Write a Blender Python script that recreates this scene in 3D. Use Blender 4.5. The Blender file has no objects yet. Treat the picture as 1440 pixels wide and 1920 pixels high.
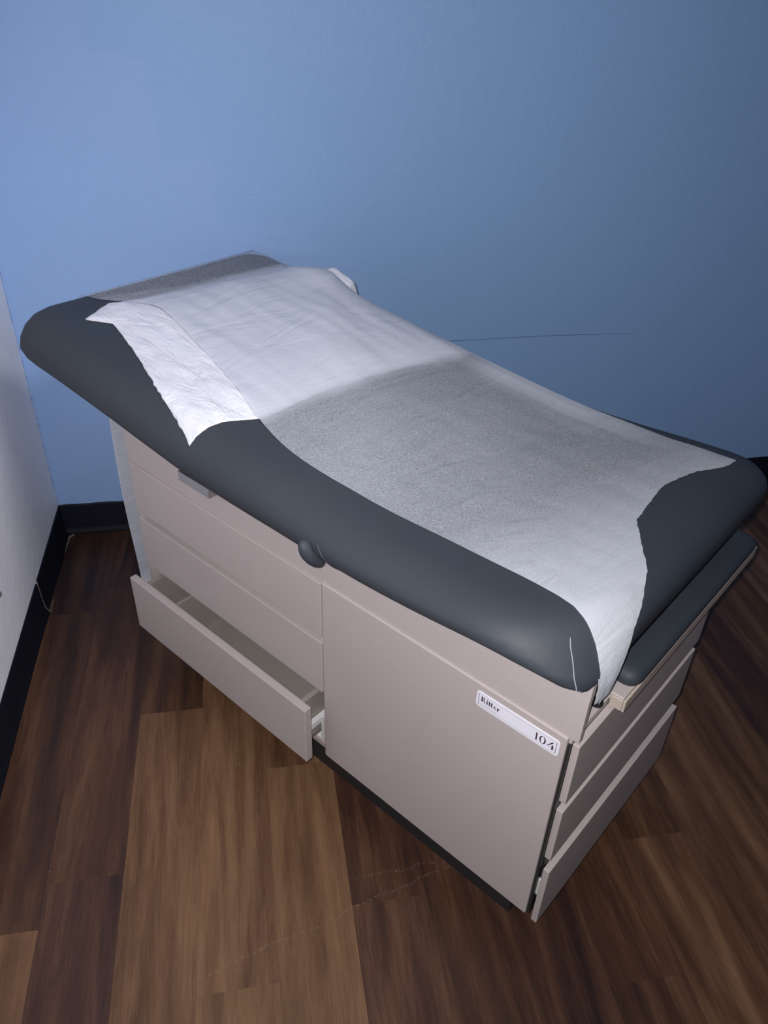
import bpy, bmesh, math, random
from mathutils import Vector, Matrix, noise

# ------------------------------------------------------------------ geometry data (metres)
TH = 0.897365                      # turn of the table against the walls
ORG = (1.063, -1.503, 0.0)         # foot end, near side of the cabinet, on the floor
def lerp(a, b, t): return a + (b - a) * t
def pl(tab, x):                    # piecewise linear table
    if x <= tab[0][0]: return tab[0][1]
    for (x0, y0), (x1, y1) in zip(tab, tab[1:]):
        if x <= x1: return lerp(y0, y1, (x - x0) / (x1 - x0))
    return tab[-1][1]
def spl(tab, x):                   # smoothed table
    h = .03
    return (pl(tab, x - 2*h) + 2*pl(tab, x - h) + 2*pl(tab, x) + 2*pl(tab, x + h) + pl(tab, x + 2*h)) / 8
def sst(a, b, x):
    t = min(1, max(0, (x - a) / (b - a))); return t*t*(3 - 2*t)
# cushion
CX0, CX1, CY0, CY1 = -1.425, .024, -.075, .663
HD, HR = .5, .55                    # the head end is squarer than the foot end
ZTOP = [(-1.42, .910), (-.95, .863), (-.55, .826), (-.40, .811), (-.29, .813), (-.12, .824), (.05, .832)]
ZBOT = [(-1.42, .756), (-1.25, .744), (-1.12, .732), (-.85, .701), (-.65, .701), (-.45, .708), (-.30, .717), (-.10, .744), (-.04, .745), (.0, .737), (.05, .732)]
# rings from the bottom tuck over the bulge to the crown: (inset of the long sides, inset of the ends, plan corner radius, height 0..1)
RINGS = [(.140, .080, .02, .02), (.085, .030, .022, .003), (.062, .014, .026, 0), (.050, .009, .032, .05), (.030, .004, .042, .16), (.012, .001, .056, .32), (0, 0, .072, .50),
         (.003, .003, .085, .66), (.014, .013, .092, .81), (.030, .028, .092, .915), (.052, .048, .085, .97), (.075, .075, .070, .995), (.110, .110, .05, 1.0)]
RC_N = [.010, .011, .012, .018, .045, .105, .165, .185, .185, .165, .140, .110, .070]      # near foot corner: full above, pointed at the bottom hem
RC_F = [.02, .022, .026, .032, .040, .052, .064, .070, .070, .066, .060, .055, .050]      # far foot corner
RINGS = [r_ + (n_, f_) for r_, n_, f_ in zip(RINGS, RC_N, RC_F)]
TOPR = RINGS[6:]
def ring_d(x, y, R):               # how far (x, y) lies inside one ring
    dl, de, rc, _, rn, rf_ = R
    if x < -.7: de *= HD; rc *= HR
    else: rc = rn if y < (CY0+CY1)/2 else rf_
    x0, x1, y0, y1 = CX0+de, CX1-de, CY0+dl, CY1-dl
    qx, qy = abs(x-(x0+x1)/2) - (x1-x0)/2 + rc, abs(y-(y0+y1)/2) - (y1-y0)/2 + rc
    return rc - math.hypot(max(qx, 0), max(qy, 0)) - min(max(qx, qy), 0)
def crown(d): return .006 * sst(.05, .35, d)
def top_t(x, y):
    prev = None
    for R in TOPR:
        d = ring_d(x, y, R)
        if d < 0:
            if prev is None: return R[3], d
            k = prev[0]/(prev[0] - d); return lerp(prev[1], R[3], k), 0
        prev = (d, R[3])
    return 1.0, prev[0]
def cush_top(x, y):
    t, d = top_t(x, y)
    return lerp(spl(ZBOT, x), spl(ZTOP, x), t) + (crown(d + .11) if t >= 1 else crown(.11)*sst(.9, 1, t)) + (d*3 if d < 0 else 0)
def foot_x(y, R=None):             # x where a ring ends, for a given y
    dl, de, rc, _, rn, rf_ = R or RINGS[6]
    rc = rn if y < (CY0+CY1)/2 else rf_
    m = min(y - CY0 - dl, CY1 - dl - y); x1 = CX1 - de
    if m >= rc: return x1
    k = rc - max(m, 0)
    return x1 - rc + math.sqrt(max(0, rc*rc - k*k))

PIL = [(-1.285, .035), (-1.235, .070), (-1.10, .033), (-.94, -.022), (-.80, -.062), (-.785, .005), (-.745, .070), (-.742, .20), (-.722, .36),
       (-.69, .52), (-.68, .60), (-.85, .625), (-1.0, .640), (-1.045, .643), (-1.055, .652), (-1.125, .650), (-1.25, .60), (-1.255, .45), (-1.275, .28), (-1.325, .115)]
def poly_d(x, y, P):               # signed distance inside polygon (+ inside)
    ins = False; dm = 9
    for i in range(len(P)):
        x0, y0 = P[i]; x1, y1 = P[(i+1) % len(P)]
        if (y0 > y) != (y1 > y) and x < (x1-x0)*(y-y0)/(y1-y0) + x0: ins = not ins
        dx, dy = x1-x0, y1-y0; t = max(0, min(1, ((x-x0)*dx + (y-y0)*dy)/(dx*dx+dy*dy)))
        dm = min(dm, math.hypot(x-x0-t*dx, y-y0-t*dy))
    return dm if ins else -dm
def pil_h(x, y):
    d = poly_d(x, y, PIL)
    if d <= 0: return 0
    far = sst(.25, .6, y)
    return (.011 + .014*far*sst(-.75, -1.1, x)) * (1 - math.exp(-d/.05)) + .022 * math.exp(-((x+1.13)/.07)**2 - ((y-.60)/.07)**2)
def pil_soft(x, y):                # paper bridges over the pillow, a little wider than it
    s = 0
    for dx, dy in ((0, 0), (.03, 0), (-.03, 0), (0, .03), (0, -.03)): s += pil_h(x+dx, y+dy)
    return s/5

# exam paper: s runs along the cushion top then down over the foot end, y across
_PATH = {}
def foot_path(y):
    key = round(y, 4)
    if key in _PATH: return _PATH[key]
    P = []
    for R in reversed(RINGS[4:]):
        x = foot_x(y, R) + .0045 + .004*sst(.6, .3, R[3]); t = R[3]
        if P and t < .97: x = max(x, P[-1][0] + .0004)
        z = lerp(spl(ZBOT, x), spl(ZTOP, x), t) + crown(.11)*sst(.9, 1, t) + .0025*sst(.6, .9, t)
        P.append((x, z))
    x, z = P[-1]
    x = max(x, .0205); P.append((x, z - .028)); P.append((x, z - .060)); P.append((x, z - .12))
    k = [P[0]]
    for _ in range(2):             # soften
        P = [P[0]] + [((a[0]+2*b_[0]+c[0])/4 if i > 1 else b_[0], (a[1]+2*b_[1]+c[1])/4 if i > 1 else b_[1]) for i, (a, b_, c) in enumerate(zip(P, P[1:], P[2:]))] + [P[-1]]
    _PATH[key] = P
    return P
def paper_pt(s, y):
    P = foot_path(y); s0 = P[0][0]
    if s <= s0:
        return (s, y, cush_top(s, y) + pil_soft(s, y)*1.0 + .0025 + .004*sst(-.62, -.80, s)*1.0)
    t = s - s0; L = 0
    for a, b_ in zip(P, P[1:]):
        l = math.hypot(b_[0]-a[0], b_[1]-a[1])
        if L + l >= t:
            k = (t-L)/l; return (lerp(a[0], b_[0], k), y, lerp(a[1], b_[1], k))
        L += l
    return (P[-1][0], y, P[-1][1] - (t-L))
YN = [(-1.42, .085), (-1.377, .096), (-1.314, .113), (-1.27, .185), (-1.14, .168), (-1.0, .132), (-.896, .1075), (-.80, .0746), (-.719, .050), (-.66, .036), (-.57, .029), (-.46, .037), (-.30, .045), (-.195, .041), (-.086, .038), (-.027, .029), (.008, .0215), (.031, .008), (.0585, -.0063), (.089, -.0147), (.3, -.0147)]
YF = [(-1.42, .615), (-1.2, .612), (-1.0, .615), (-.81, .625), (-.69, .620), (-.567, .608), (-.43, .612), (-.30, .600), (-.144, .589), (-.04, .591), (.2, .591)]
#TORN-BEGIN
TORN_SY = [(.090, -.0147), (.097, .0), (.100, .015), (.098, .0285), (.0716, .0504), (.034, .0851), (.019, .1164), (.0034, .146), (-.0125, .1806), (-.0385, .216), (-.0835, .284), (-.093, .354), (-.0988, .413), (-.094, .439), (-.078, .497), (-.050, .540), (-.042, .562), (-.040, .591)]
TORN = [((y - spl(YN, s)) / (spl(YF, s) - spl(YN, s)), s) for s, y in TORN_SY]; TORN[0] = (0, TORN[0][1])
#TORN-END
# camera in room coordinates
CAM_P = (0.635, -2.210, 1.559)
CAM_F = 1476.5349
CAM_YPR = (-.7082 + TH, -.6098, .0351)

def main():
    scn = bpy.context.scene
    C = scn.collection
    T = Matrix.Translation(ORG) @ Matrix.Rotation(-TH, 4, 'Z')
    rnd = random.Random(4)
    # -------------------------------------------------------------- helpers
    def obj(name, bm, mat, parent=None, smooth=False, bevel=0, seg=2, mats=None):
        me = bpy.data.meshes.new(name); bm.normal_update(); bm.to_mesh(me); bm.free()
        o = bpy.data.objects.new(name, me); C.objects.link(o)
        for m in (mats or [mat]): me.materials.append(m)
        if smooth:
            for p in me.polygons: p.use_smooth = True
        if parent is not None: o.parent = parent
        if bevel:
            b = o.modifiers.new('bevel', 'BEVEL'); b.width = bevel; b.segments = seg; b.limit_method = 'ANGLE'; b.harden_normals = True
            for p in me.polygons: p.use_smooth = True
        return o
    def box(bm, a, b, mi=0):
        vs = [bm.verts.new((x, y, z)) for x in (a[0], b[0]) for y in (a[1], b[1]) for z in (a[2], b[2])]
        for f in ((0,1,3,2), (4,6,7,5), (0,4,5,1), (2,3,7,6), (0,2,6,4), (1,5,7,3)):
            bm.faces.new([vs[i] for i in f]).material_index = mi
        bmesh.ops.recalc_face_normals(bm, faces=bm.faces[:])
        return bm
    def B(*bs):
        bm = bmesh.new()
        for b in bs: box(bm, b[0], b[1])
        return bm
    def tube(bm, pts, r, n=8):
        rings = []
        for i, p in enumerate(pts):
            p = Vector(p); a = Vector(pts[max(i-1, 0)]); b = Vector(pts[min(i+1, len(pts)-1)]); t = (b-a).normalized()
            u = t.orthogonal().normalized(); w = t.cross(u)
            if rings:                                  # keep the frame from spinning
                u = (pu - t*pu.dot(t)).normalized(); w = t.cross(u)
            pu = u
            rr = r[i] if isinstance(r, (list, tuple)) else r
            rings.append([bm.verts.new(p + (u*math.cos(k*2*math.pi/n) + w*math.sin(k*2*math.pi/n))*rr) for k in range(n)])
        for a, b in zip(rings, rings[1:]):
            for k in range(n): bm.faces.new((a[k], a[(k+1) % n], b[(k+1) % n], b[k]))
        bm.faces.new(rings[0][::-1]); bm.faces.new(rings[-1])
        return bm
    def grid(bm, pts, close=False, uvs=None):
        V = [[bm.verts.new(p) for p in row] for row in pts]
        for i in range(len(V)-1):
            for j in range(len(V[0])-1): bm.faces.new((V[i][j], V[i+1][j], V[i+1][j+1], V[i][j+1]))
        return V
    def thing(name, label, cat, group=None, M=T):
        o = bpy.data.objects.new(name, None); C.objects.link(o); o.matrix_world = M; o.empty_display_size = .1
        o['label'] = label; o['category'] = cat
        return o
    # -------------------------------------------------------------- materials
    class NT:
        def __init__(s, name):
            s.m = bpy.data.materials.new(name); s.m.use_nodes = True; s.t = s.m.node_tree; s.t.nodes.clear()
            s.out = s.n('ShaderNodeOutputMaterial')
        def n(s, typ, **kw):
            nd = s.t.nodes.new(typ)
            for k, v in kw.items():
                if k.startswith('i_'):
                    key = k[2:]; key = int(key) if key.isdigit() else key.replace('_', ' ')
                    nd.inputs[key].default_value = v
                else: setattr(nd, k, v)
            return nd
        def l(s, a, b): s.t.links.new(a, b)
        def coord(s, scale=(1, 1, 1), kind='Object'):
            tc = s.n('ShaderNodeTexCoord'); mp = s.n('ShaderNodeMapping'); mp.inputs['Scale'].default_value = scale
            s.l(tc.outputs[kind], mp.inputs['Vector']); return mp.outputs[0]
        def noise(s, vec, scale, detail=3, rough=.5, dist=0):
            nd = s.n('ShaderNodeTexNoise'); nd.inputs['Scale'].default_value = scale; nd.inputs['Detail'].default_value = detail
            nd.inputs['Roughness'].default_value = rough; nd.inputs['Distortion'].default_value = dist
            s.l(vec, nd.inputs['Vector']); return nd.outputs['Fac']
        def ramp(s, fac, stops):
            r = s.n('ShaderNodeValToRGB'); e = r.color_ramp.elements
            while len(e) < len(stops): e.new(.5)
            for k, (p, c) in enumerate(stops):
                e[k].position = p; e[k].color = (c if isinstance(c, tuple) else (c, c, c)) + (1,)
            s.l(fac, r.inputs[0]); return r.outputs[0]
        def math(s, op, a, b=0, clamp=False):
            m = s.n('ShaderNodeMath', operation=op, use_clamp=clamp)
            for i, v in enumerate((a, b)):
                if isinstance(v, (int, float)): m.inputs[i].default_value = v
                else: s.l(v, m.inputs[i])
            return m.outputs[0]
        def mix(s, f, a, b, typ='MIX'):
            m = s.n('ShaderNodeMix', data_type='RGBA', blend_type=typ)
            for i, v in ((0, f), (6, a), (7, b)):
                if isinstance(v, (int, float)): m.inputs[i].default_value = v
                elif isinstance(v, tuple): m.inputs[i].default_value = v + (1,)
                else: s.l(v, m.inputs[i])
            return m.outputs[2]
        def bump(s, h, strength, dist=.001, normal=None):
            b = s.n('ShaderNodeBump'); b.inputs['Strength'].default_value = strength; b.inputs['Distance'].default_value = dist
            s.l(h, b.inputs['Height'])
            if normal: s.l(normal, b.inputs['Normal'])
            return b.outputs[0]
        def pbsdf(s, col, rough=.5, normal=None, **kw):
            p = s.n('ShaderNodeBsdfPrincipled')
            for k, v in (('Base Color', col), ('Roughness', rough)):
                if isinstance(v, tuple): p.inputs[k].default_value = v + (1,)
                elif isinstance(v, (int, float)): p.inputs[k].default_value = v
                else: s.l(v, p.inputs[k])
            for k, v in kw.items(): p.inputs[k.replace('_', ' ')].default_value = v
            if normal: s.l(normal, p.inputs['Normal'])
            return p
        def done(s, sh): s.l(sh.outputs[0], s.out.inputs[0]); return s.m
    def simple(name, col, rough=.5, var=.06, vscale=20, bscale=300, bstr=.1, **kw):
        n = NT(name); v = n.coord()
        f = n.noise(v, vscale, 4)
        c = n.mix(f, tuple(x*(1-var) for x in col), tuple(min(1, x*(1+var)) for x in col))
        return n.done(n.pbsdf(c, rough, n.bump(n.noise(v, bscale, 2), bstr), **kw))
    beige = NT('beige_laminate'); v = beige.coord()
    sp = beige.noise(v, 900, 2)
    c = beige.mix(beige.ramp(sp, [(.35, .0), (.65, 1.)]), (.42, .362, .350), (.49, .425, .41))
    c = beige.mix(beige.math('MULTIPLY', beige.ramp(beige.noise(v, 3, 3), [(.4, 0.), (.7, 1.)]), .25), c, (.40, .36, .355))
    M_BEIGE = beige.done(beige.pbsdf(c, .42, beige.bump(beige.noise(v, 700, 2), .12, .0004), Specular_IOR_Level=.35))
    M_EDGE = simple('beige_edge_band', (.43, .37, .345), .45)
    M_TAN = simple('tan_plastic', (.50, .41, .35), .4, bstr=.02)
    M_IN = simple('drawer_interior', (.30, .265, .24), .5)
    M_WHITEP = simple('white_plastic', (.72, .70, .70), .4)
    M_PLINTH = simple('plinth_dark', (.018, .017, .019), .55)
    M_STEEL = simple('zinc_steel', (.45, .45, .46), .35, Metallic=.9)
    M_BLACK = simple('black_steel', (.02, .02, .022), .4)
    def vinyl(name, col, rough=.42):
        n = NT(name); v = n.coord()
        vo = n.n('ShaderNodeTexVoronoi'); vo.inputs['Scale'].default_value = 750; n.l(v, vo.inputs['Vector'])
        b1 = n.bump(vo.outputs['Distance'], .10, .0004)
        b2 = n.bump(n.noise(v, 14, 3), .25, .004, b1)
        c = n.mix(n.noise(v, 5, 4), tuple(x*.92 for x in col), tuple(x*1.08 for x in col))
        r = n.ramp(n.noise(v, 9, 4), [(.3, rough - .05), (.7, rough + .07)])
        return n.done(n.pbsdf(c, r, b2, Specular_IOR_Level=.34))
    M_VINYL = vinyl('slate_vinyl', (.036, .0415, .051), .58)
    M_STITCH = simple('stitch_thread', (.30, .33, .37), .7)
    # exam paper: thin crepe tissue, partly see-through
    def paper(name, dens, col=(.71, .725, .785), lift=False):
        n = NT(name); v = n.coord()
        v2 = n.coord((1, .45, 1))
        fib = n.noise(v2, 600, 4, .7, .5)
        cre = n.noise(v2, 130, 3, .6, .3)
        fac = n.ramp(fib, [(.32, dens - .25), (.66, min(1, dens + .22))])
        if lift:                       # denser where lifted off the vinyl and towards the foot, thinner at the head
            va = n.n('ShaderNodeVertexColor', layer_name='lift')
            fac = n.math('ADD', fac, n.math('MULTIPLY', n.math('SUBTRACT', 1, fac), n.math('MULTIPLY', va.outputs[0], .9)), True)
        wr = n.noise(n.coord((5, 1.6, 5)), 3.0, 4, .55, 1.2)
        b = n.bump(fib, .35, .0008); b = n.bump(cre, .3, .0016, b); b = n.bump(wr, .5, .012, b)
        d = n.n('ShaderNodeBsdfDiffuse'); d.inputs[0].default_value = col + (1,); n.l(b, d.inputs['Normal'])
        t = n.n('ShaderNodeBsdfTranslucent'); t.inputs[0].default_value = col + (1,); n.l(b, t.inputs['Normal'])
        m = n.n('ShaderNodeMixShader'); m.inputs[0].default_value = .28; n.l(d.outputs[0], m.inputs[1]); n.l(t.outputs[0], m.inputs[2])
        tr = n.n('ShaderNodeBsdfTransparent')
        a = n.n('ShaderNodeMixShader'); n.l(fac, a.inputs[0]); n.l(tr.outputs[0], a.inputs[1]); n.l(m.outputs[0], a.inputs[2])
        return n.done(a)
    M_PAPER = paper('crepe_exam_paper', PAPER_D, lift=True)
    M_PILLOW = NT('tissue_pillow_cover'); n = M_PILLOW; v = n.coord((1.3, 4.5, 1.3))
    w = n.noise(v, 5.5, 5, .6, 1.6); w2 = n.noise(n.coord(), 350, 3)
    b = n.bump(w, .9, .012); b = n.bump(w2, .15, .0006, b)
    M_PILLOW = n.done(n.pbsdf((.72, .71, .76), .6, b, Specular_IOR_Level=.3, Sheen_Weight=.1))
    # -------------------------------------------------------------- room
    W_, D_, H_ = 3.3, 4.4, 2.5
    def wall_mat(name, col, patches=False):
        n = NT(name); v = n.coord()
        c = n.mix(n.noise(v, 1.3, 3), tuple(x*.96 for x in col), tuple(x*1.04 for x in col))
        if patches:      # touched-up paint: a slightly paler coat rolled on at the left, with square-cut steps
            sep = n.n('ShaderNodeSeparateXYZ'); n.l(n.coord(), sep.inputs[0]); X, Z = sep.outputs[0], sep.outputs[2]
            wob = n.math('MULTIPLY', n.math('SUBTRACT', n.noise(n.coord(), 4, 4), .5), .16)
            X = n.math('ADD', X, wob); Z = n.math('ADD', Z, n.math('MULTIPLY', wob, -.6))
            def soft(a, e, w): # 1 when a<e
                return n.math('MULTIPLY', n.math('SUBTRACT', e, a), 1/w, True)
            m = None
            for (x, z, ww) in ((.34, 1.50, .02), (.45, 1.365, .02), (.595, 1.145, .02), (.85, .985, .03), (1.0, .93, .1)):
                k = n.math('MULTIPLY', soft(X, x, ww), soft(Z, z, ww))
                m = k if m is None else n.math('MAXIMUM', m, k)
            c = n.mix(n.math('MULTIPLY', m, .42), c, (.325, .45, .765))
        f1 = n.noise(n.coord(), 160, 2); f2 = n.noise(n.coord(), 24, 4, .6, .4)
        b = n.bump(f1, .22, .0016); b = n.bump(n.ramp(f2, [(.45, 0.), (.62, 1.)]), .16, .0022, b)
        return n.done(n.pbsdf(c, .5, b, Specular_IOR_Level=.3))
    M_BLUE = wall_mat('blue_wall_paint', WALL_BLUE, True)
    M_WHITE = wall_mat('white_wall_paint', (.90, .89, .95))
    M_CEIL = simple('ceiling_paint', (.55, .55, .55), .8)
    M_BASE = NT('black_vinyl_base'); n = M_BASE
    vor = n.noise(n.coord(), 60, 4)
    M_BASE = n.done(n.pbsdf(n.mix(n.ramp(n.noise(n.coord(), 90, 2), [(.74, 0.), (.78, 1.)]), (.007, .008, .014), (.03, .03, .04)), .5, n.bump(vor, .2, .002), Specular_IOR_Level=.2))
    def struct(name, bm, m, **kw):
        o = obj(name, bm, m, **kw); o['kind'] = 'structure'; return o
    struct('wall_back', B(((0, 0, 0), (W_, .1, H_))), M_BLUE)
    struct('wall_left', B(((-.1, -D_, 0), (0, .1, H_))), M_WHITE)
    struct('wall_right', B(((W_, -D_, 0), (W_+.1, .1, H_))), M_BLUE)
    struct('wall_front', B(((-.1, -D_-.1, 0), (W_+.1, -D_, H_))), M_BLUE)
    struct('ceiling', B(((-.1, -D_-.1, H_), (W_+.1, .1, H_+.1))), M_CEIL)
    # jagged blue paint line running down the corner
    bm = bmesh.new(); r2 = random.Random(9); z = .105; L = []; 
    while z < H_:
        L.append((.0012, -.0015 - (.004*r2.random() if r2.random() < .55 else .0) , z)); z += .0045 + r2.random()*.006
    vs = [bm.verts.new(p) for p in L] ; ws = [bm.verts.new((.0012, 0, p[2])) for p in L]
    for i in range(len(L)-1): bm.faces.new((vs[i], vs[i+1], ws[i+1], ws[i]))
    o = obj('trim_1', bm, M_BLUE); o['kind'] = 'structure'
    s = o.modifiers.new('s', 'SOLIDIFY'); s.thickness = .001
    # hairline crack in the blue wall
    bm = bmesh.new(); pts = [(x, -.0006, .613 + .002*math.sin(x*9) + .0012*noise.noise(Vector((x*25, 0, 0)))) for x in [1.2 + i*.02 for i in range(34)]]
    tube(bm, pts, [.0005*min(1, (34-i)/12) + .0002 for i in range(34)], 5)
    o = obj('trim_2', bm, simple('crack', (.06, .09, .15), .8)); o['kind'] = 'structure'
    # vinyl cove base: profile swept along each wall
    def cove(name, pts, nrm, top=None):
        prof = [(0, .0), (.014, .0), (.0135, .004), (.007, .013), (.0045, .022), (.004, .104), (.0025, .108), (0, .109)]
        bm = bmesh.new(); R_ = []
        for i, (x, y, off) in enumerate(pts):
            dz = top(i) if top else 0
            R_.append([(x + nrm[0]*(p[0] + (off if p[0] > 0 else 0)*(1 - p[1]/.13)), y + nrm[1]*(p[0] + (off if p[0] > 0 else 0)*(1 - p[1]/.13)), p[1] + (dz if p[1] > .05 else 0)) for p in prof])
        grid(bm, R_); bmesh.ops.recalc_face_normals(bm, faces=bm.faces[:])
        return struct(name, bm, M_BASE, smooth=True)
    def rj(i): return .0012*noise.noise(Vector((i*.7, 3, 1))) + .0008*math.sin(i*1.7)
    cove('baseboard_back', [(.004 + i*.03, 0, 0) for i in range(110)], (0, -1), rj)
    cove('baseboard_left', [(0, -.0 - i*.01, .003*math.sin(i*.12)) for i in range(39)], (1, 0))
    cove('baseboard_front', [(i*.3, -D_, 0) for i in range(12)], (0, 1))
    cove('baseboard_right', [(W_, -i*.3, 0) for i in range(15)], (-1, 0))
    o = cove('baseboard_left', [(0, -.392 - i*.05, .004*math.exp(-i*.6)) for i in range(80)], (1, 0)); o.name = 'trim_3'
    # pale glue showing at the open butt joint and along the toe of the base
    bm = bmesh.new(); tube(bm, [(.0030, -.384, .108), (.0048, -.386, .08), (.006, -.388, .05), (.009, -.390, .02), (.018, -.391, .002)], .0011, 6)
    o = obj('trim_4', bm, simple('old_glue', (.15, .125, .10), .8)); o['kind'] = 'structure'
    bm = bmesh.new(); tube(bm, [(.019, -.391, .001), (.0185, -.36, .001), (.017, -.33, .001)], [.002, .0016, .0006], 6)
    tube(bm, [(.03, -.018, .001), (.018, -.03, .001), (.017, -.08, .001), (.0155, -.13, .001)], [.003, .004, .002, .0008], 6)
    o = obj('trim_5', bm, bpy.data.materials['old_glue']); o['kind'] = 'structure'
    # screw hole cover on the white wall
    bm = bmesh.new(); bmesh.ops.create_cone(bm, cap_ends=True, segments=20, radius1=.008, radius2=.006, depth=.004, matrix=Matrix.Translation((.002, -.640, .284)) @ Matrix.Rotation(math.pi/2, 4, 'Y'))
    o = obj('trim_6', bm, simple('grey_plug', (.16, .15, .17), .6)); o['kind'] = 'structure'
    # floor: wood-look planks, each with its own tone
    PW, PL = .152, .921
    first = {0: -1.328, 1: -1.235, 2: -.812, 3: -1.497, 4: -1.02, 5: -1.373, 6: -1.75, 7: -1.10, 8: -1.60, 9: -1.320, 10: -1.9, 11: -.62, 12: -1.1, -1: -1.1}
    tones = {}   # (row, k) -> (light, red) ; k counts down from the joint listed above
    TN = {(0, 0): (.62, .35), (0, 1): (.85, .35), (0, -1): (.22, .5), (1, -1): (.30, .55), (1, 0): (.30, .8), (2, 0): (.60, .3), (2, -1): (.3, .2), (3, -1): (.62, .35), (3, 0): (.66, .2), (4, 0): (.64, .3), (4, -1): (.55, .3), (1, -2): (.2, .5), (0, -2): (.15, .6),
          (5, -1): (.28, .55), (5, 0): (.42, .75), (6, -1): (.30, .5), (6, 0): (.66, .2), (7, 0): (.28, .7), (8, -1): (.34, .45), (8, 0): (.3, .5), (9, 0): (.55, .4), (9, -1): (.30, .2), (10, -1): (.48, .35), (11, 0): (.50, .3), (12, 0): (.3, .8), (13, 0): (.25, .6), (11, -1): (.42, .15), (12, -1): (.25, .8)}
    bm = bmesh.new(); lay = bm.loops.layers.float_color.new('tone'); uv = bm.loops.layers.uv.new('grain')
    rf = random.Random(12)
    for row in range(-1, 23):
        x0 = row*PW - .002; x1 = x0 + PW
        x0c, x1c = max(0, x0), min(W_, x1)
        if x1c <= x0c: continue
        j = first.get(row, -1 - rf.random()*.9)
        for k in range(-3, 5):
            y1 = j - k*PL; y0 = y1 - PL           # k=0 starts at the listed joint going towards the viewer
            y1c, y0c = min(0, y1), max(-D_, y0)
            if y1c <= y0c: continue
            lt, rd = TN.get((row, k), (.3 + .35*rf.random(), rf.random()))
            g = 0
            vs = [bm.verts.new(p) for p in ((x0c+g, y0c+g, 0), (x1c-g, y0c+g, 0), (x1c-g, y1c-g, 0), (x0c+g, y1c-g, 0))]
            f = bm.faces.new(vs); ou, ov = rf.random()*40, rf.random()*40
            for lp in f.loops:
                lp[lay] = (lt, rd, rf.random()*0, 1); lp[uv].uv = (lp.vert.co.x + ou, lp.vert.co.y + ov)
    box(bm, (-.1, -D_-.1, -.08), (W_+.1, .1, -.0012))
    n = NT('wood_planks'); at = n.n('ShaderNodeVertexColor', layer_name='tone'); sp = n.n('ShaderNodeSeparateColor'); n.l(at.outputs[0], sp.inputs[0])
    uvn = n.n('ShaderNodeUVMap', uv_map='grain')
    def um(sx, sy):
        mp = n.n('ShaderNodeMapping'); mp.inputs['Scale'].default_value = (sx, sy, 1); n.l(uvn.outputs[0], mp.inputs[0]); return mp.outputs[0]
    wv = n.n('ShaderNodeTexWave', wave_type='BANDS', bands_direction='X'); wv.inputs['Scale'].default_value = 6; wv.inputs['Distortion'].default_value = 9; wv.inputs['Detail'].default_value = 3; wv.inputs['Detail Scale'].default_value = 1.1; n.l(um(1, .16), wv.inputs['Vector'])
    g1 = n.noise(um(75, 5), 2.2, 6, .7, .8); g2 = n.noise(um(9, .9), 1.4, 3, .5, 1.5); g3 = n.noise(um(200, 12), 2, 3, .6)
    light = sp.outputs[0]; red = sp.outputs[1]
    tone = n.math('ADD', light, n.math('MULTIPLY', n.math('SUBTRACT', g2, .5), .9))
    tone = n.math('ADD', tone, n.math('MULTIPLY', n.math('SUBTRACT', wv.outputs['Fac'], .5), .12))
    tone = n.math('ADD', tone, n.math('MULTIPLY', n.math('SUBTRACT', g1, .5), .55))
    tone = n.math('ADD', tone, n.math('MULTIPLY', n.math('SUBTRACT', g3, .5), .22))
    ca = n.ramp(tone, [(0., (.026, .012, .007)), (.3, (.066, .029, .012)), (.55, (.122, .062, .027)), (.8, (.190, .104, .048)), (1., (.25, .148, .076))])
    cb = n.ramp(tone, [(0., (.022, .010, .010)), (.3, (.056, .024, .017)), (.55, (.100, .046, .030)), (.8, (.165, .080, .050)), (1., (.23, .12, .076))])
    c = n.mix(red, ca, cb)
    kn = n.n('ShaderNodeTexVoronoi'); kn.inputs['Scale'].default_value = 1.0; n.l(um(7.5, 2.2), kn.inputs['Vector'])
    c = n.mix(n.math('MULTIPLY', n.ramp(kn.outputs['Distance'], [(.02, 1.), (.10, 0.)]), .7), c, (.012, .007, .006))
    # pale scuffs and a few dust specks
    pv = n.coord()
    dust = n.ramp(n.noise(pv, 110, 1), [(.81, 0.), (.83, 1.)])
    c = n.mix(n.math('MULTIPLY', dust, .35), c, (.5, .45, .4))
    sx_ = n.n('ShaderNodeSeparateXYZ'); n.l(pv, sx_.inputs[0]); X, Y = sx_.outputs[0], sx_.outputs[1]
    gate = n.ramp(n.noise(pv, 170, 2), [(.48, 0.), (.60, 1.)])
    wob = n.math('MULTIPLY', n.math('SUBTRACT', n.noise(pv, 14, 2), .5), .03)
    for (xa, xb, ya, k) in ((.74, .99, -1.318, .05), (.42, 1.02, -1.475, .28)):
        yy = n.math('ADD', n.math('ADD', n.math('MULTIPLY', n.math('SUBTRACT', X, xa), k), ya), wob)
        ln = n.math('SUBTRACT', 1, n.math('MULTIPLY', n.math('ABSOLUTE', n.math('SUBTRACT', Y, yy)), 260), True)
        rg = n.math('MULTIPLY', n.math('MULTIPLY', n.math('SUBTRACT', X, xa), 20, True), n.math('MULTIPLY', n.math('SUBTRACT', xb, X), 20, True))
        c = n.mix(n.math('MULTIPLY', n.math('MULTIPLY', ln, rg), n.math('MULTIPLY', gate, .16)), c, (.42, .36, .30))
    rr = n.ramp(g1, [(.3, .36), (.7, .50)])
    M_FLOOR = n.done(n.pbsdf(c, rr, n.bump(g1, .12, .0012), Specular_IOR_Level=.35))
    struct('floor', bm, M_FLOOR)
    # dried mop trail: faint dusty arcs on the planks in front of the table
    # -------------------------------------------------------------- exam table
    tb = thing('exam_table', 'medical exam table with slate vinyl top over a beige drawer cabinet', 'exam table')
    LP, LC, W = .525, 1.15, .522
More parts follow.
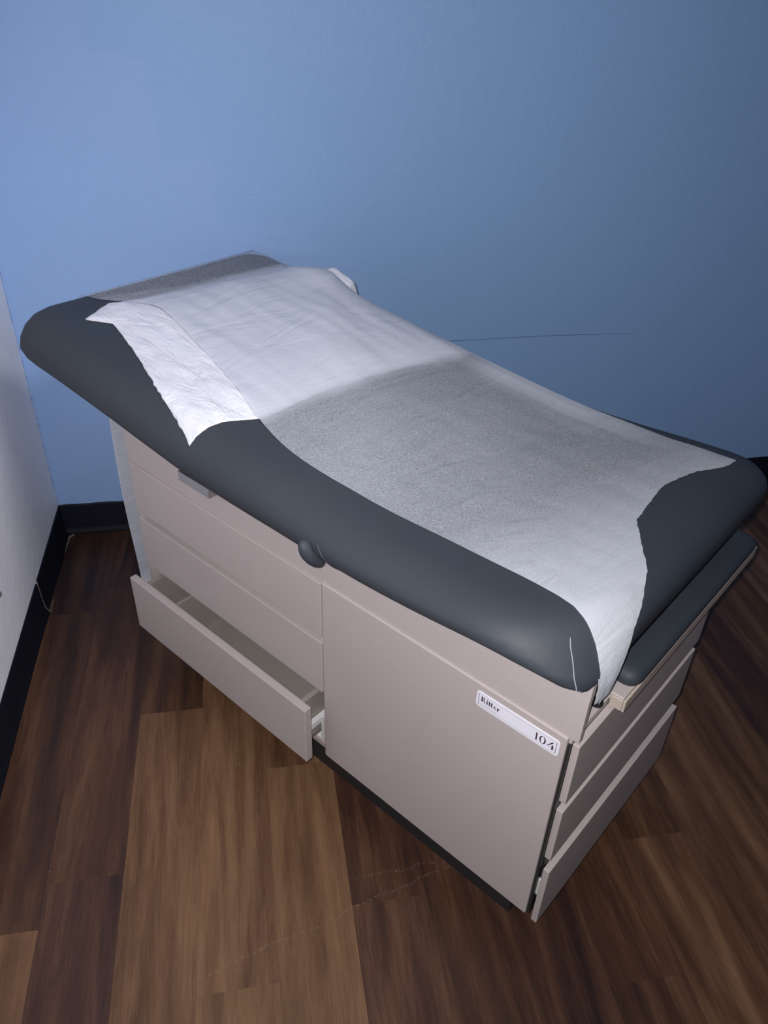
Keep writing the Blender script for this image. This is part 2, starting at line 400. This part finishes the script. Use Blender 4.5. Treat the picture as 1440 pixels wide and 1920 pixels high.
    def P(name, bm, m, parent=tb, **kw): return obj(name, bm, m, parent, **kw)
    P('plinth', B(((-1.10, .045, 0), (-.051, .48, .121))), M_PLINTH, bevel=.002)
    # carcass with an open bay for the side drawers
    P('cabinet_body', B(((-LP+.004, .021, .122), (-.004, W, .600)),            # closed half behind the side panel
                        ((-LC, W-.016, .122), (-LP, W, .600)),                 # far wall of the drawer bay
                        ((-LC, .004, .122), (-LC+.016, W-.016, .600)),         # head end wall
                        ((-LP-.012, .012, .122), (-LP+.004, W-.016, .600)),    # divider
                        ((-LC+.016, .012, .122), (-LP-.012, W-.016, .136)),    # bottom
                        ((-LC+.016, .016, .300), (-LP-.012, W-.016, .312)),    # rail above the open drawer
                        ((-LC, .006, .601), (.004, W, .612))), M_BEIGE, bevel=.001)
    P('side_panel', B(((-LP, 0, .1205), (-.001, .020, .6145))), M_BEIGE, bevel=.0025).name = 'side_panel'
    sidep = [o for o in tb.children if o.name.startswith('side_panel')][0]
    # drawers opening on the long side
    def side_drawer(z0, z1, out):
        d = P('side_drawer', B(((-LC, -out, z0), (-LP-.003, -out+.018, z1))), M_BEIGE, bevel=.0018)
        return d
    P('side_drawer', B(((-LC, 0, .4756), (-LP-.003, .019, .6100))), M_BEIGE, bevel=.0018)
    P('side_drawer', B(((-LC, 0, .3161), (-LP-.003, .019, .4568))), M_BEIGE, bevel=.0018)
    d3 = side_drawer(.1405, .3005, .0515); d3['label'] = 'lowest side drawer, pulled open'
    zb, zr = .158, .288
    obj('drawer_tray', B(((-1.118, -.033, zb), (-.556, .40, zb+.008)), ((-1.118, -.0335, zb), (-1.106, .40, zr)), ((-.568, -.0335, zb), (-.556, .40, zr)),
                         ((-1.106, -.0334, zb), (-.568, -.024, zr)), ((-1.106, .39, zb), (-.568, .40, zr))), M_IN, d3, bevel=.001)
    obj('drawer_divider', B(((-1.004, -.024, zb+.008), (-.996, .39, zr-.002))), M_IN, d3, bevel=.001)
    obj('slide', B(((-.555, -.028, .205), (-.543, .38, .222)),), M_WHITEP, d3, bevel=.001)
    obj('slide', B(((-1.131, -.028, .205), (-1.119, .38, .222)),), M_WHITEP, d3, bevel=.001)
    P('slide_rail', B(((-.542, .006, .150), (-.536, .40, .228)), ((-.556, .006, .150), (-.542, .40, .158))), M_WHITEP, bevel=.0015)
    P('slide_rail', B(((-1.134, .006, .150), (-1.1285, .40, .228)), ((-1.1285, .006, .150), (-1.119, .40, .157))), M_WHITEP, bevel=.0015)
    # drawers at the foot end
    for z0, z1, xo in ((.4608, .6015, .0168), (.3016, .4388, .0168), (.1023, .2696, .0209)):
        dd = P('foot_drawer', B(((xo-.0125, .009, z0), (xo, W, z1))), M_BEIGE, bevel=.0015)
    for y_ in (.003, W-.034): P('foot_gap_shade', B(((-.0008, y_, .125), (.0040, y_+.014, .600))), M_BLACK, bevel=.0005)  # black strips set in the gap behind the drawer fronts, standing in for shade
    P('step_bracket', B(((.0035, .012, .262), (.0068, .020, .302))), M_BLACK)
    P('step_bracket', B(((.0035, .0125, .180), (.0078, .018, .225))), M_WHITEP)
    # apron under the cushion
    P('apron', B(((-1.155, .004, .6135), (.015, .016, .705)), ((-1.155, W-.012, .6135), (-.11, W, .705)), ((-1.155, .016, .6135), (-1.143, W-.012, .705)),
                 ((-.70, .004, .704), (.0155, .016, .7445)), ((-1.14, .017, .690), (-.14, W-.013, .703))), M_BEIGE, bevel=.0012)
    P('foot_deck', B(((-.11, .017, .6125), (.004, W, .6155))), M_BEIGE)
    P('seat_frame', B(((-.60, .04, .7035), (-.05, .50, .722)), ((-1.22, .08, .728), (-.62, .46, .742))), M_BLACK, bevel=.002)
    P('apron_seam', B(((-.5275, .0034, .6145), (-.5265, .0046, .7045))), M_EDGE)
    # name plate
    pb = bmesh.new()
    NX0, NX1, NZ0, NZ1 = -.1655, -.0105, .5655, .6000
    def rrect(x0, x1, z0, z1, r, y, n=6):
        pts = []
        for cx, cz, a0 in ((x1-r, z1-r, 0), (x0+r, z1-r, 90), (x0+r, z0+r, 180), (x1-r, z0+r, 270)):
            for k in range(n+1):
                a = math.radians(a0 + 90*k/n); pts.append((cx + r*math.cos(a), y, cz + r*math.sin(a)))
        return pts
    def plate(bm, pts, y1, mi=0):
        a = [bm.verts.new(p) for p in pts]; b = [bm.verts.new((p[0], y1, p[2])) for p in pts]
        bm.faces.new(b).material_index = mi
        for i in range(len(a)): bm.faces.new((a[i], a[(i+1) % len(a)], b[(i+1) % len(a)], b[i])).material_index = mi
    plate(pb, rrect(NX0, NX1, NZ0, NZ1, .006, 0), -.0012); bmesh.ops.recalc_face_normals(pb, faces=pb.faces[:])
    M_PLATE = simple('plate_white', (.80, .78, .86), .3, bstr=.02)
    npl = obj('nameplate', pb, M_PLATE, sidep, bevel=.0004)
    npl['label'] = 'white maker plate with dark lettering'
    M_INK = simple('plate_ink', (.045, .022, .032), .5, bstr=0)
    M_INKL = simple('plate_ink_pale', (.42, .40, .45), .5, bstr=0)
    ib = bmesh.new(); YT = -.0014
    def ringline(bm, x0, x1, z0, z1, r, w, mi=0):
        a = rrect(x0, x1, z0, z1, r, YT); b = rrect(x0+w[0], x1-w[0], z0+w[1], z1-w[1], max(r-w[1], .0002), YT)
        va = [bm.verts.new(p) for p in a]; vb = [bm.verts.new(p) for p in b]
        for i in range(len(a)): bm.faces.new((va[i], vb[i], vb[(i+1) % len(a)], va[(i+1) % len(a)])).material_index = mi
    ringline(ib, NX0+.0045, NX1-.0045, NZ0+.0045, NZ1-.0045, .0012, (.0009, .00035))
    # letters: stroke quads and modulated bowls, like the high-contrast serif on the plate
    def q(bm, pts, mi=0): bm.faces.new([bm.verts.new((x, YT, z)) for x, z in pts]).material_index = mi
    def bar(bm, x0, z0, x1, z1, mi=0): q(bm, [(x0, z0), (x1, z0), (x1, z1), (x0, z1)], mi)
    def bowl(bm, cx, cz, rx, rz, wx, wz, a0=0, a1=360, mi=0, n=20):
        prev = None
        for k in range(n+1):
            a = math.radians(lerp(a0, a1, k/n)); o_ = (cx + rx*math.cos(a), cz + rz*math.sin(a)); i_ = (cx + (rx-wx)*math.cos(a), cz + (rz-wz)*math.sin(a))
            if prev: q(bm, [prev[0], o_, i_, prev[1]], mi)
            prev = (o_, i_)
    def word(bm, x, z, h):
        s_ = h; t = .2*s_; hl = .045*s_
        bar(bm, x+.03*s_, z, x+.03*s_+t*1.25, z+s_); bar(bm, x-.03*s_, z, x+.30*s_, z+hl); bar(bm, x-.03*s_, z+s_-hl, x+.30*s_, z+s_)       # R
        bowl(bm, x+.33*s_, z+.74*s_, .27*s_, .26*s_, t*.95, hl, -90, 90); q(bm, [(x+.34*s_, z+.48*s_), (x+.34*s_+t, z+.48*s_), (x+.78*s_, z), (x+.56*s_, z)])
        x += .92*s_
        bar(bm, x, z, x+t, z+.64*s_); bar(bm, x-.06*s_, z, x+t+.06*s_, z+hl); bowl(bm, x+t*.5, z+.86*s_, t*.55, t*.55, t*.54, t*.54)           # i
        for _ in range(2):                                                                                                                  # t t
            x += .38*s_
            bar(bm, x, z+.02*s_, x+t, z+.86*s_); bar(bm, x-.10*s_, z+.60*s_, x+t+.12*s_, z+.60*s_+hl); bar(bm, x+t, z, x+t+.11*s_, z+hl*1.4)
        x += .48*s_
        bowl(bm, x+.20*s_, z+.31*s_, .23*s_, .33*s_, t*.85, hl, 25, 330); bar(bm, x+.1*s_, z+.34*s_, x+.40*s_, z+.34*s_+hl)                    # e
        x += .56*s_
        bar(bm, x, z, x+t, z+.64*s_); bar(bm, x-.06*s_, z, x+t+.07*s_, z+hl); bowl(bm, x+t+.09*s_, z+.52*s_, .10*s_, .12*s_, .08*s_, .09*s_)   # r
    word(ib, NX0+.0095, NZ0+.0150, .0115)
    def digits(bm, x, z, h):
        s_ = h; t = .15*s_; hl = .04*s_
        bar(bm, x, z, x+t, z+s_); bar(bm, x-.09*s_, z, x+t+.09*s_, z+hl); q(bm, [(x, z+s_), (x-.10*s_, z+.92*s_), (x-.10*s_, z+.89*s_), (x, z+.92*s_)])
        x += .40*s_; bowl(bm, x+.34*s_, z+.5*s_, .35*s_, .51*s_, t*1.05, hl)
        x += .88*s_
        bar(bm, x+.46*s_, z, x+.46*s_+t*1.2, z+s_*.62); q(bm, [(x+.46*s_, z+s_), (x+.46*s_+t, z+s_*.94), (x+.05*s_, z+.24*s_), (x-.03*s_, z+.24*s_)]); bar(bm, x-.03*s_, z+.24*s_, x+.80*s_, z+.24*s_+hl)
    digits(ib, NX1-.0410, NZ0+.0085, .0165)
    obj('lettering', ib, M_INK, npl)
    cu = bpy.data.curves.new('t', 'FONT'); cu.body = 'by Midmark'; cu.size = .0062
    to = bpy.data.objects.new('t', cu); C.objects.link(to)
    me = bpy.data.meshes.new_from_object(to.evaluated_get(bpy.context.evaluated_depsgraph_get()))
    bpy.data.objects.remove(to); bpy.data.curves.remove(cu)
    bm = bmesh.new(); bm.from_mesh(me); bpy.data.meshes.remove(me)
    for vv in bm.verts: vv.co = (NX0+.0088 + vv.co.x*1.05, YT, NZ0+.0072 + vv.co.y)
    obj('lettering', bm, M_INKL, npl)
    # smudges on the panel
    # cushion ---------------------------------------------------------
    def outline(R, nl=90, ns=44, nc=12):
        dl, de, r, _, rn, rf_ = R; x0, x1, y0, y1 = CX0+de*HD, CX1-de, CY0+dl, CY1-dl; h = r*HR
        pts = []
        def seg(a, b, n_): return [(lerp(a[0], b[0], k/n_), lerp(a[1], b[1], k/n_)) for k in range(n_)]
        def arc(cx, cy, a0, r=r): return [(cx + r*math.cos(math.radians(a0 + 90*k/nc)), cy + r*math.sin(math.radians(a0 + 90*k/nc))) for k in range(nc)]
        pts += seg((x0+h, y0), (x1-rn, y0), nl); pts += arc(x1-rn, y0+rn, -90, rn)
        pts += seg((x1, y0+rn), (x1, y1-rf_), ns); pts += arc(x1-rf_, y1-rf_, 0, rf_)
        pts += seg((x1-rf_, y1), (x0+h, y1), nl); pts += arc(x0+h, y1-h, 90, h)
        pts += seg((x0, y1-h), (x0, y0+h), ns); pts += arc(x0+h, y0+h, 180, h)
        return pts
    bm = bmesh.new(); rings = []
    prof = RINGS + [(.15, .15, .04, 1., .04, .04), (.2, .2, .03, 1., .03, .03), (.26, .26, .02, 1., .02, .02), (.32, .32, .01, 1., .01, .01), (.3685, .36, .0004, 1., .0004, .0004)]
    for k, R in enumerate(prof):
        row = []
        for (x, y) in outline(R):
            t = R[3]
            z = lerp(spl(ZBOT, x), spl(ZTOP, x), t) + (crown(R[0]) if k > 12 else crown(.11)*sst(.9, 1, t))
            if 3 < k < 11: z += .0010*noise.noise(Vector((x*9, y*9, k*.4)))
            row.append(bm.verts.new((x, y, z)))
        rings.append(row)
    N = len(rings[0])
    for a, b in zip(rings, rings[1:]):
        for i in range(N): bm.faces.new((a[i], a[(i+1) % N], b[(i+1) % N], b[i]))
    bm.faces.new(rings[0][::-1]); bmesh.ops.remove_doubles(bm, verts=rings[-1], dist=.0075)
    bmesh.ops.recalc_face_normals(bm, faces=bm.faces[:])
    cushion = P('cushion', bm, M_VINYL, smooth=True)
    # stitching on the near foot corner, and the thread along it
    def side_pt(x, t, off=.0012):
        for R, S in zip(RINGS[2:], RINGS[3:]):
            if R[3] <= t <= S[3]: k = (t - R[3])/(S[3] - R[3]); break
        Q = [lerp(p, q_, k) for p, q_ in zip(R, S)]
        x = min(x, CX1 - Q[1] - 1e-5); dx = max(0, x - (CX1 - Q[1] - Q[4]))
        y = CY0 + Q[0] + Q[4] - math.sqrt(max(0, Q[4]**2 - dx*dx))
        return (x, y - off, lerp(spl(ZBOT, x), spl(ZTOP, x), t))
    obj('stitching', tube(bmesh.new(), [side_pt(pl(((0, -.031), (.2, -.022), (.5, -.008), (.8, .0055), (1, .010)), k/18), lerp(.75, .04, k/18), .0010) for k in range(19)], .0008, 6), M_STITCH, cushion, smooth=True)
    # vinyl ear where the back section folds, with its welt
    bm = bmesh.new(); bmesh.ops.create_uvsphere(bm, u_segments=20, v_segments=14, radius=1)
    for vv in bm.verts:
        x, y, z = vv.co; t = (1 - z)/2
        vv.co = Vector((-.484 + x*.017*(1-.15*z) + .014*t, -.078 + y*.020 + .022*t, .748 + z*.030))
    obj('corner_tuck', bm, M_VINYL, cushion, smooth=True)
    obj('welt', tube(bmesh.new(), [side_pt(pl(((0, -.461), (.3, -.443), (1, -.424)), k/10), lerp(.68, .12, k/10), .0005) for k in range(11)], .0022, 6), M_VINYL, cushion, smooth=True)
    # cuff at the far foot corner
    bm = bmesh.new(); bmesh.ops.create_cube(bm, size=1)
    bmesh.ops.subdivide_edges(bm, edges=bm.edges[:], cuts=5, use_grid_fill=True)
    for vv in bm.verts:
        p = vv.co*2; m_ = p.copy(); L_ = max(abs(p.x), abs(p.y), abs(p.z)); p = p.lerp(p.normalized()*L_, .55)
        vv.co = Vector((-.018 + p.x*.026, .612 + p.y*.024, .735 + p.z*.038))
    obj('corner_tuck', bm, M_VINYL, cushion, smooth=True)
    # hinge bracket hanging under the back section
    hb = P('hinge_bracket', B(((-.905, -.030, .684), (-.806, -.0275, .706)), ((-.8085, -.0275, .684), (-.806, .004, .706)), ((-.905, -.0275, .684), (-.9025, .004, .706))), M_STEEL, bevel=.0006)
    obj('hinge_arm', B(((-.900, -.020, .690), (-.812, -.004, .712))), M_BLACK, hb, bevel=.001)
    bm = bmesh.new(); bmesh.ops.create_uvsphere(bm, u_segments=12, v_segments=8, radius=.0032, matrix=Matrix.Translation((-.8055, -.016, .696)))
    obj('rivet', bm, M_STEEL, hb, smooth=True)
    # leg rest: padded slide-out at the foot end
    lr = obj('leg_rest', B(((-.10, .112, .6165), (.0285, .652, .634))), M_BEIGE, tb, bevel=.003)
    obj('lip', B(((.0290, .108, .6085), (.0340, .655, .634)), ((.008, .108, .6085), (.0290, .1118, .632))), M_TAN, lr, bevel=.0025, seg=3)
    bm = bmesh.new(); ringsp = []
    px0, px1, py0, py1 = -.10, .036, .132, .650
    for d, z in ((.012, .6345), (.004, .637), (.0, .644), (.001, .652), (.006, .659), (.014, .6635), (.026, .6655), (.045, .666), (.060, .666)):
        r = max(.024 - d, .003); row = []
        for cx, cy, a0 in ((px1-d-r, py0+d+r, -90), (px1-d-r, py1-d-r, 0), (px0+d+r, py1-d-r, 90), (px0+d+r, py0+d+r, 180)):
            for k in range(9):
                a = math.radians(a0 + 90*k/8); row.append(bm.verts.new((cx + r*math.cos(a), cy + r*math.sin(a), z)))
        ringsp.append(row)
    for a, b in zip(ringsp, ringsp[1:]):
        for i in range(36): bm.faces.new((a[i], a[(i+1) % 36], b[(i+1) % 36], b[i]))
    bm.faces.new(ringsp[0][::-1]); bm.faces.new(ringsp[-1]); bmesh.ops.recalc_face_normals(bm, faces=bm.faces[:])
    obj('pad', bm, M_VINYL, lr, smooth=True)
    bm = bmesh.new(); bmesh.ops.create_cone(bm, cap_ends=True, segments=20, radius1=.011, radius2=.011, depth=.003, matrix=Matrix.Translation((-.005, .092, .6172)))
    P('deck_stop', bm, M_BLACK)
    # -------------------------------------------------------------- pillow in tissue cover
    bm = bmesh.new(); n1, n2 = 110, 120; top = {}; bot = {}
    X0, X1, Y0, Y1 = -1.34, -.66, -.075, .67
    # fan grid: outline scaled towards the middle keeps the outline crisp
    PO = []
    for i in range(len(PIL)):
        a, b = PIL[i], PIL[(i+1) % len(PIL)]; L_ = math.hypot(b[0]-a[0], b[1]-a[1]); m_ = max(1, int(L_/.012))
        for k in range(m_):
            jt = .0022*noise.noise(Vector((a[0]*40 + k*.9, a[1]*40, i)))
            PO.append((lerp(a[0], b[0], k/m_) + jt, lerp(a[1], b[1], k/m_) + jt))
    cxp, cyp = -.985, .31; NR = 34; rt, rb = [], []
    for r_ in range(NR):
        f = 1 - (r_/NR)**1.25
        ro, ru = [], []
        for (x, y) in PO:
            xx, yy = lerp(cxp, x, f), lerp(cyp, y, f)
            base = cush_top(xx, yy)
            h = pil_h(xx, yy)
            wr = .0045*noise.noise(Vector((xx*9, yy*34 + xx*8, 2.))) + .0025*noise.noise(Vector((xx*22, yy*60, 5.)))
            wr *= sst(0, .02, poly_d(xx, yy, PIL)) * sst(.30, .12, yy)
            edge = .0 + .004*noise.noise(Vector((x*22, y*22, 8.)))*sst(.05, .0, poly_d(xx, yy, PIL))
            corner = .036*sst(-1.155, -1.115, xx)*sst(-1.035, -1.052, xx)*sst(.600, .645, yy)
            ro.append((xx, yy, base + .0022 + max(0, h + wr) + abs(edge) + corner)); ru.append((xx, yy, base + .0012 + corner))
        rt.append([bm.verts.new(p) for p in ro])
        rb.append([bm.verts.new(p) for p in ru])
    M_ = len(PO)
    for R_, flip in ((rt, False), (rb, True)):
        for a, b in zip(R_, R_[1:]):
            for i in range(M_):
                q4 = (a[i], a[(i+1) % M_], b[(i+1) % M_], b[i]); bm.faces.new(q4[::-1] if flip else q4)
        bm.faces.new(R_[-1][::-1] if flip else R_[-1])
    for i in range(M_): bm.faces.new((rt[0][i], rt[0][(i+1) % M_], rb[0][(i+1) % M_], rb[0][i]))
    bmesh.ops.recalc_face_normals(bm, faces=bm.faces[:])
    o = obj('pillow', bm, M_PILLOW, smooth=True); o.matrix_world = T
    o['label'] = 'flat pillow in a wrinkled white tissue cover on the raised headrest, under the exam paper'; o['category'] = 'pillow'
    # -------------------------------------------------------------- exam paper sheet
    bm = bmesh.new(); NS, NV = 210, 170; rows = []
    for j in range(NV+1):
        v_ = j/NV; se = pl(TORN, v_) + .0022*noise.noise(Vector((v_*60, 0, 3))) + .0012*noise.noise(Vector((v_*170, 1, 3)))
        row = []
        # under the head end first
        y_h = lerp(pl(YN, -1.40), pl(YF, -1.40), v_)
        for (x, z) in ((-1.405, .79), (-1.424, .806), (-1.4295, .835), (-1.4285, .86), (-1.4235, .885), (-1.414, .9005), (-1.403, .908)):
            row.append((x, y_h, z))
        for i in range(NS+1):
            s = lerp(-1.385, se, i/NS); y = lerp(spl(YN, s), spl(YF, s), v_)
            x, y, z = paper_pt(s, y)
            ed = min(v_, 1-v_)
            up = pil_soft(x, y) if x < -.65 else 0
            amp = sst(0, .01, up)
            z += amp*sst(.15, .4, y)*(.010*(1-abs(math.sin(x*7.5 + y*9 + 1.2*noise.noise(Vector((x*3, y*3, 9.)))))) + .0012)
            z += amp*(.0035*noise.noise(Vector((x*7+y*5, y*13, 4.))) + .0025*noise.noise(Vector((x*4, y*30, 7.))))
            z += .0012*noise.noise(Vector((x*7, y*24, 1.)))*(1 if x < -.06 else 0) + .0009
            if v_ > .9: z += (v_-.9)*.05*(sst(-.85, -.6, s))*(1 - sst(-.3, -.15, s))
            row.append((x, y, z))
        rows.append(row)
    grid(bm, rows); bmesh.ops.recalc_face_normals(bm, faces=bm.faces[:])
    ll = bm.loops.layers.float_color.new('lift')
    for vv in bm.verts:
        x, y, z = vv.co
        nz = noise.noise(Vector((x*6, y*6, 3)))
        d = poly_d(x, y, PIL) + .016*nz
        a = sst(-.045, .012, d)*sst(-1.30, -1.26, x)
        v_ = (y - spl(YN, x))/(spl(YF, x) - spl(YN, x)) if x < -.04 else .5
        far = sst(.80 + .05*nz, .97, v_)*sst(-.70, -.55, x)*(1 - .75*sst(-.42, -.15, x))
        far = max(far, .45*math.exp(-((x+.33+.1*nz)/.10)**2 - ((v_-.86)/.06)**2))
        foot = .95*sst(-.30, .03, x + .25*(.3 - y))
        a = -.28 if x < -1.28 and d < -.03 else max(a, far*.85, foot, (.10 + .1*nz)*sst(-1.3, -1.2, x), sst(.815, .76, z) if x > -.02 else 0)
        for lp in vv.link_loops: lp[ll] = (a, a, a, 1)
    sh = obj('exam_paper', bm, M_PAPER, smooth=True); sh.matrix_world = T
    sh['label'] = 'long sheet of white crepe exam paper over the table top, torn at its foot end'; sh['category'] = 'paper sheet'
    # -------------------------------------------------------------- paper hanging behind the head end
    bm = bmesh.new(); rows = []
    for j in range(31):
        y = lerp(0, .50, j/30); wv_ = .004*math.sin(y*22) + .003*math.sin(y*51+1)
        pr = [(-1.200 + wv_*k, lerp(.752, .235, k)) for k in [i/24 for i in range(25)]]
        pr += [(-1.195 + wv_, .222), (-1.182 + wv_, .211), (-1.166 + wv_, .209)]
        rows.append([(x, y + .004*math.sin(z*9), z) for x, z in pr])
    grid(bm, rows)
    hs = obj('hanging_paper', bm, paper('crepe_paper_loose', .93, (.60, .61, .66)), smooth=True); hs.matrix_world = T
    hs['label'] = 'strip of white crepe paper hanging down behind the drawers at the head end'; hs['category'] = 'paper sheet'
    # -------------------------------------------------------------- camera and lights
    cam = bpy.data.objects.new('camera', bpy.data.cameras.new('camera')); C.objects.link(cam); scn.camera = cam
    yaw, pitch, roll = CAM_YPR
    f = Vector((math.sin(yaw)*math.cos(pitch), math.cos(yaw)*math.cos(pitch), math.sin(pitch)))
    r = Vector((math.cos(yaw), -math.sin(yaw), 0)); u = r.cross(f); c_, s_ = math.cos(roll), math.sin(roll)
    r, u = c_*r + s_*u, -s_*r + c_*u
    Mx = Matrix((r, u, -f)).transposed().to_4x4(); Mx.translation = CAM_P; cam.matrix_world = Mx
    cam.data.sensor_fit = 'VERTICAL'; cam.data.sensor_height = 36; cam.data.lens = CAM_F/1920*36; cam.data.clip_start = .02
    # phone flash just beside the lens
    fl = bpy.data.lights.new('phone_flash', 'SPOT'); fl.energy = FLASH; fl.spot_size = math.radians(150); fl.spot_blend = 1.0; fl.shadow_soft_size = .006; fl.color = (.985, .98, 1.0)
    fo = bpy.data.objects.new('phone_flash', fl); C.objects.link(fo)
    Mf = Mx.copy(); Mf.translation = Vector(CAM_P) - r*.022 + u*.012 - f*0.01; fo.matrix_world = Mf
    # dim ambient fill added under the ceiling, source unseen
    al = bpy.data.lights.new('ceiling_fill', 'AREA'); al.energy = AMB; al.shape = 'RECTANGLE'; al.size = 1.2; al.size_y = .6; al.color = (.86, .90, 1.0)
    ao = bpy.data.objects.new('ceiling_fill', al); C.objects.link(ao); ao.location = (.75, -.75, H_-.02)
    sl = bpy.data.lights.new('wall_fill_spot', 'SPOT'); sl.energy = SPOT; sl.spot_size = math.radians(56); sl.spot_blend = 1.0; sl.shadow_soft_size = .3; sl.color = (.93, .94, 1.0)  # unseen spot added to brighten the white left wall
    so = bpy.data.objects.new('wall_fill_spot', sl); C.objects.link(so); so.location = (1.3, -1.7, H_-.05)
    so.rotation_euler = (Vector((0, -.55, .55)) - so.location).to_track_quat('-Z', 'Y').to_euler()
    wd = bpy.data.worlds.new('w'); scn.world = wd; wd.use_nodes = True
    wd.node_tree.nodes['Background'].inputs[0].default_value = (.5, .6, .8, 1); wd.node_tree.nodes['Background'].inputs[1].default_value = .02
    vs_ = scn.view_settings; vs_.view_transform = 'Standard'; vs_.look = 'None'; vs_.exposure = 0; vs_.gamma = 1; vs_.use_curve_mapping = False

FLASH, AMB = 86, 2.5
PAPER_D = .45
SPOT = 125
WALL_BLUE = (.275, .44, .715)
main()
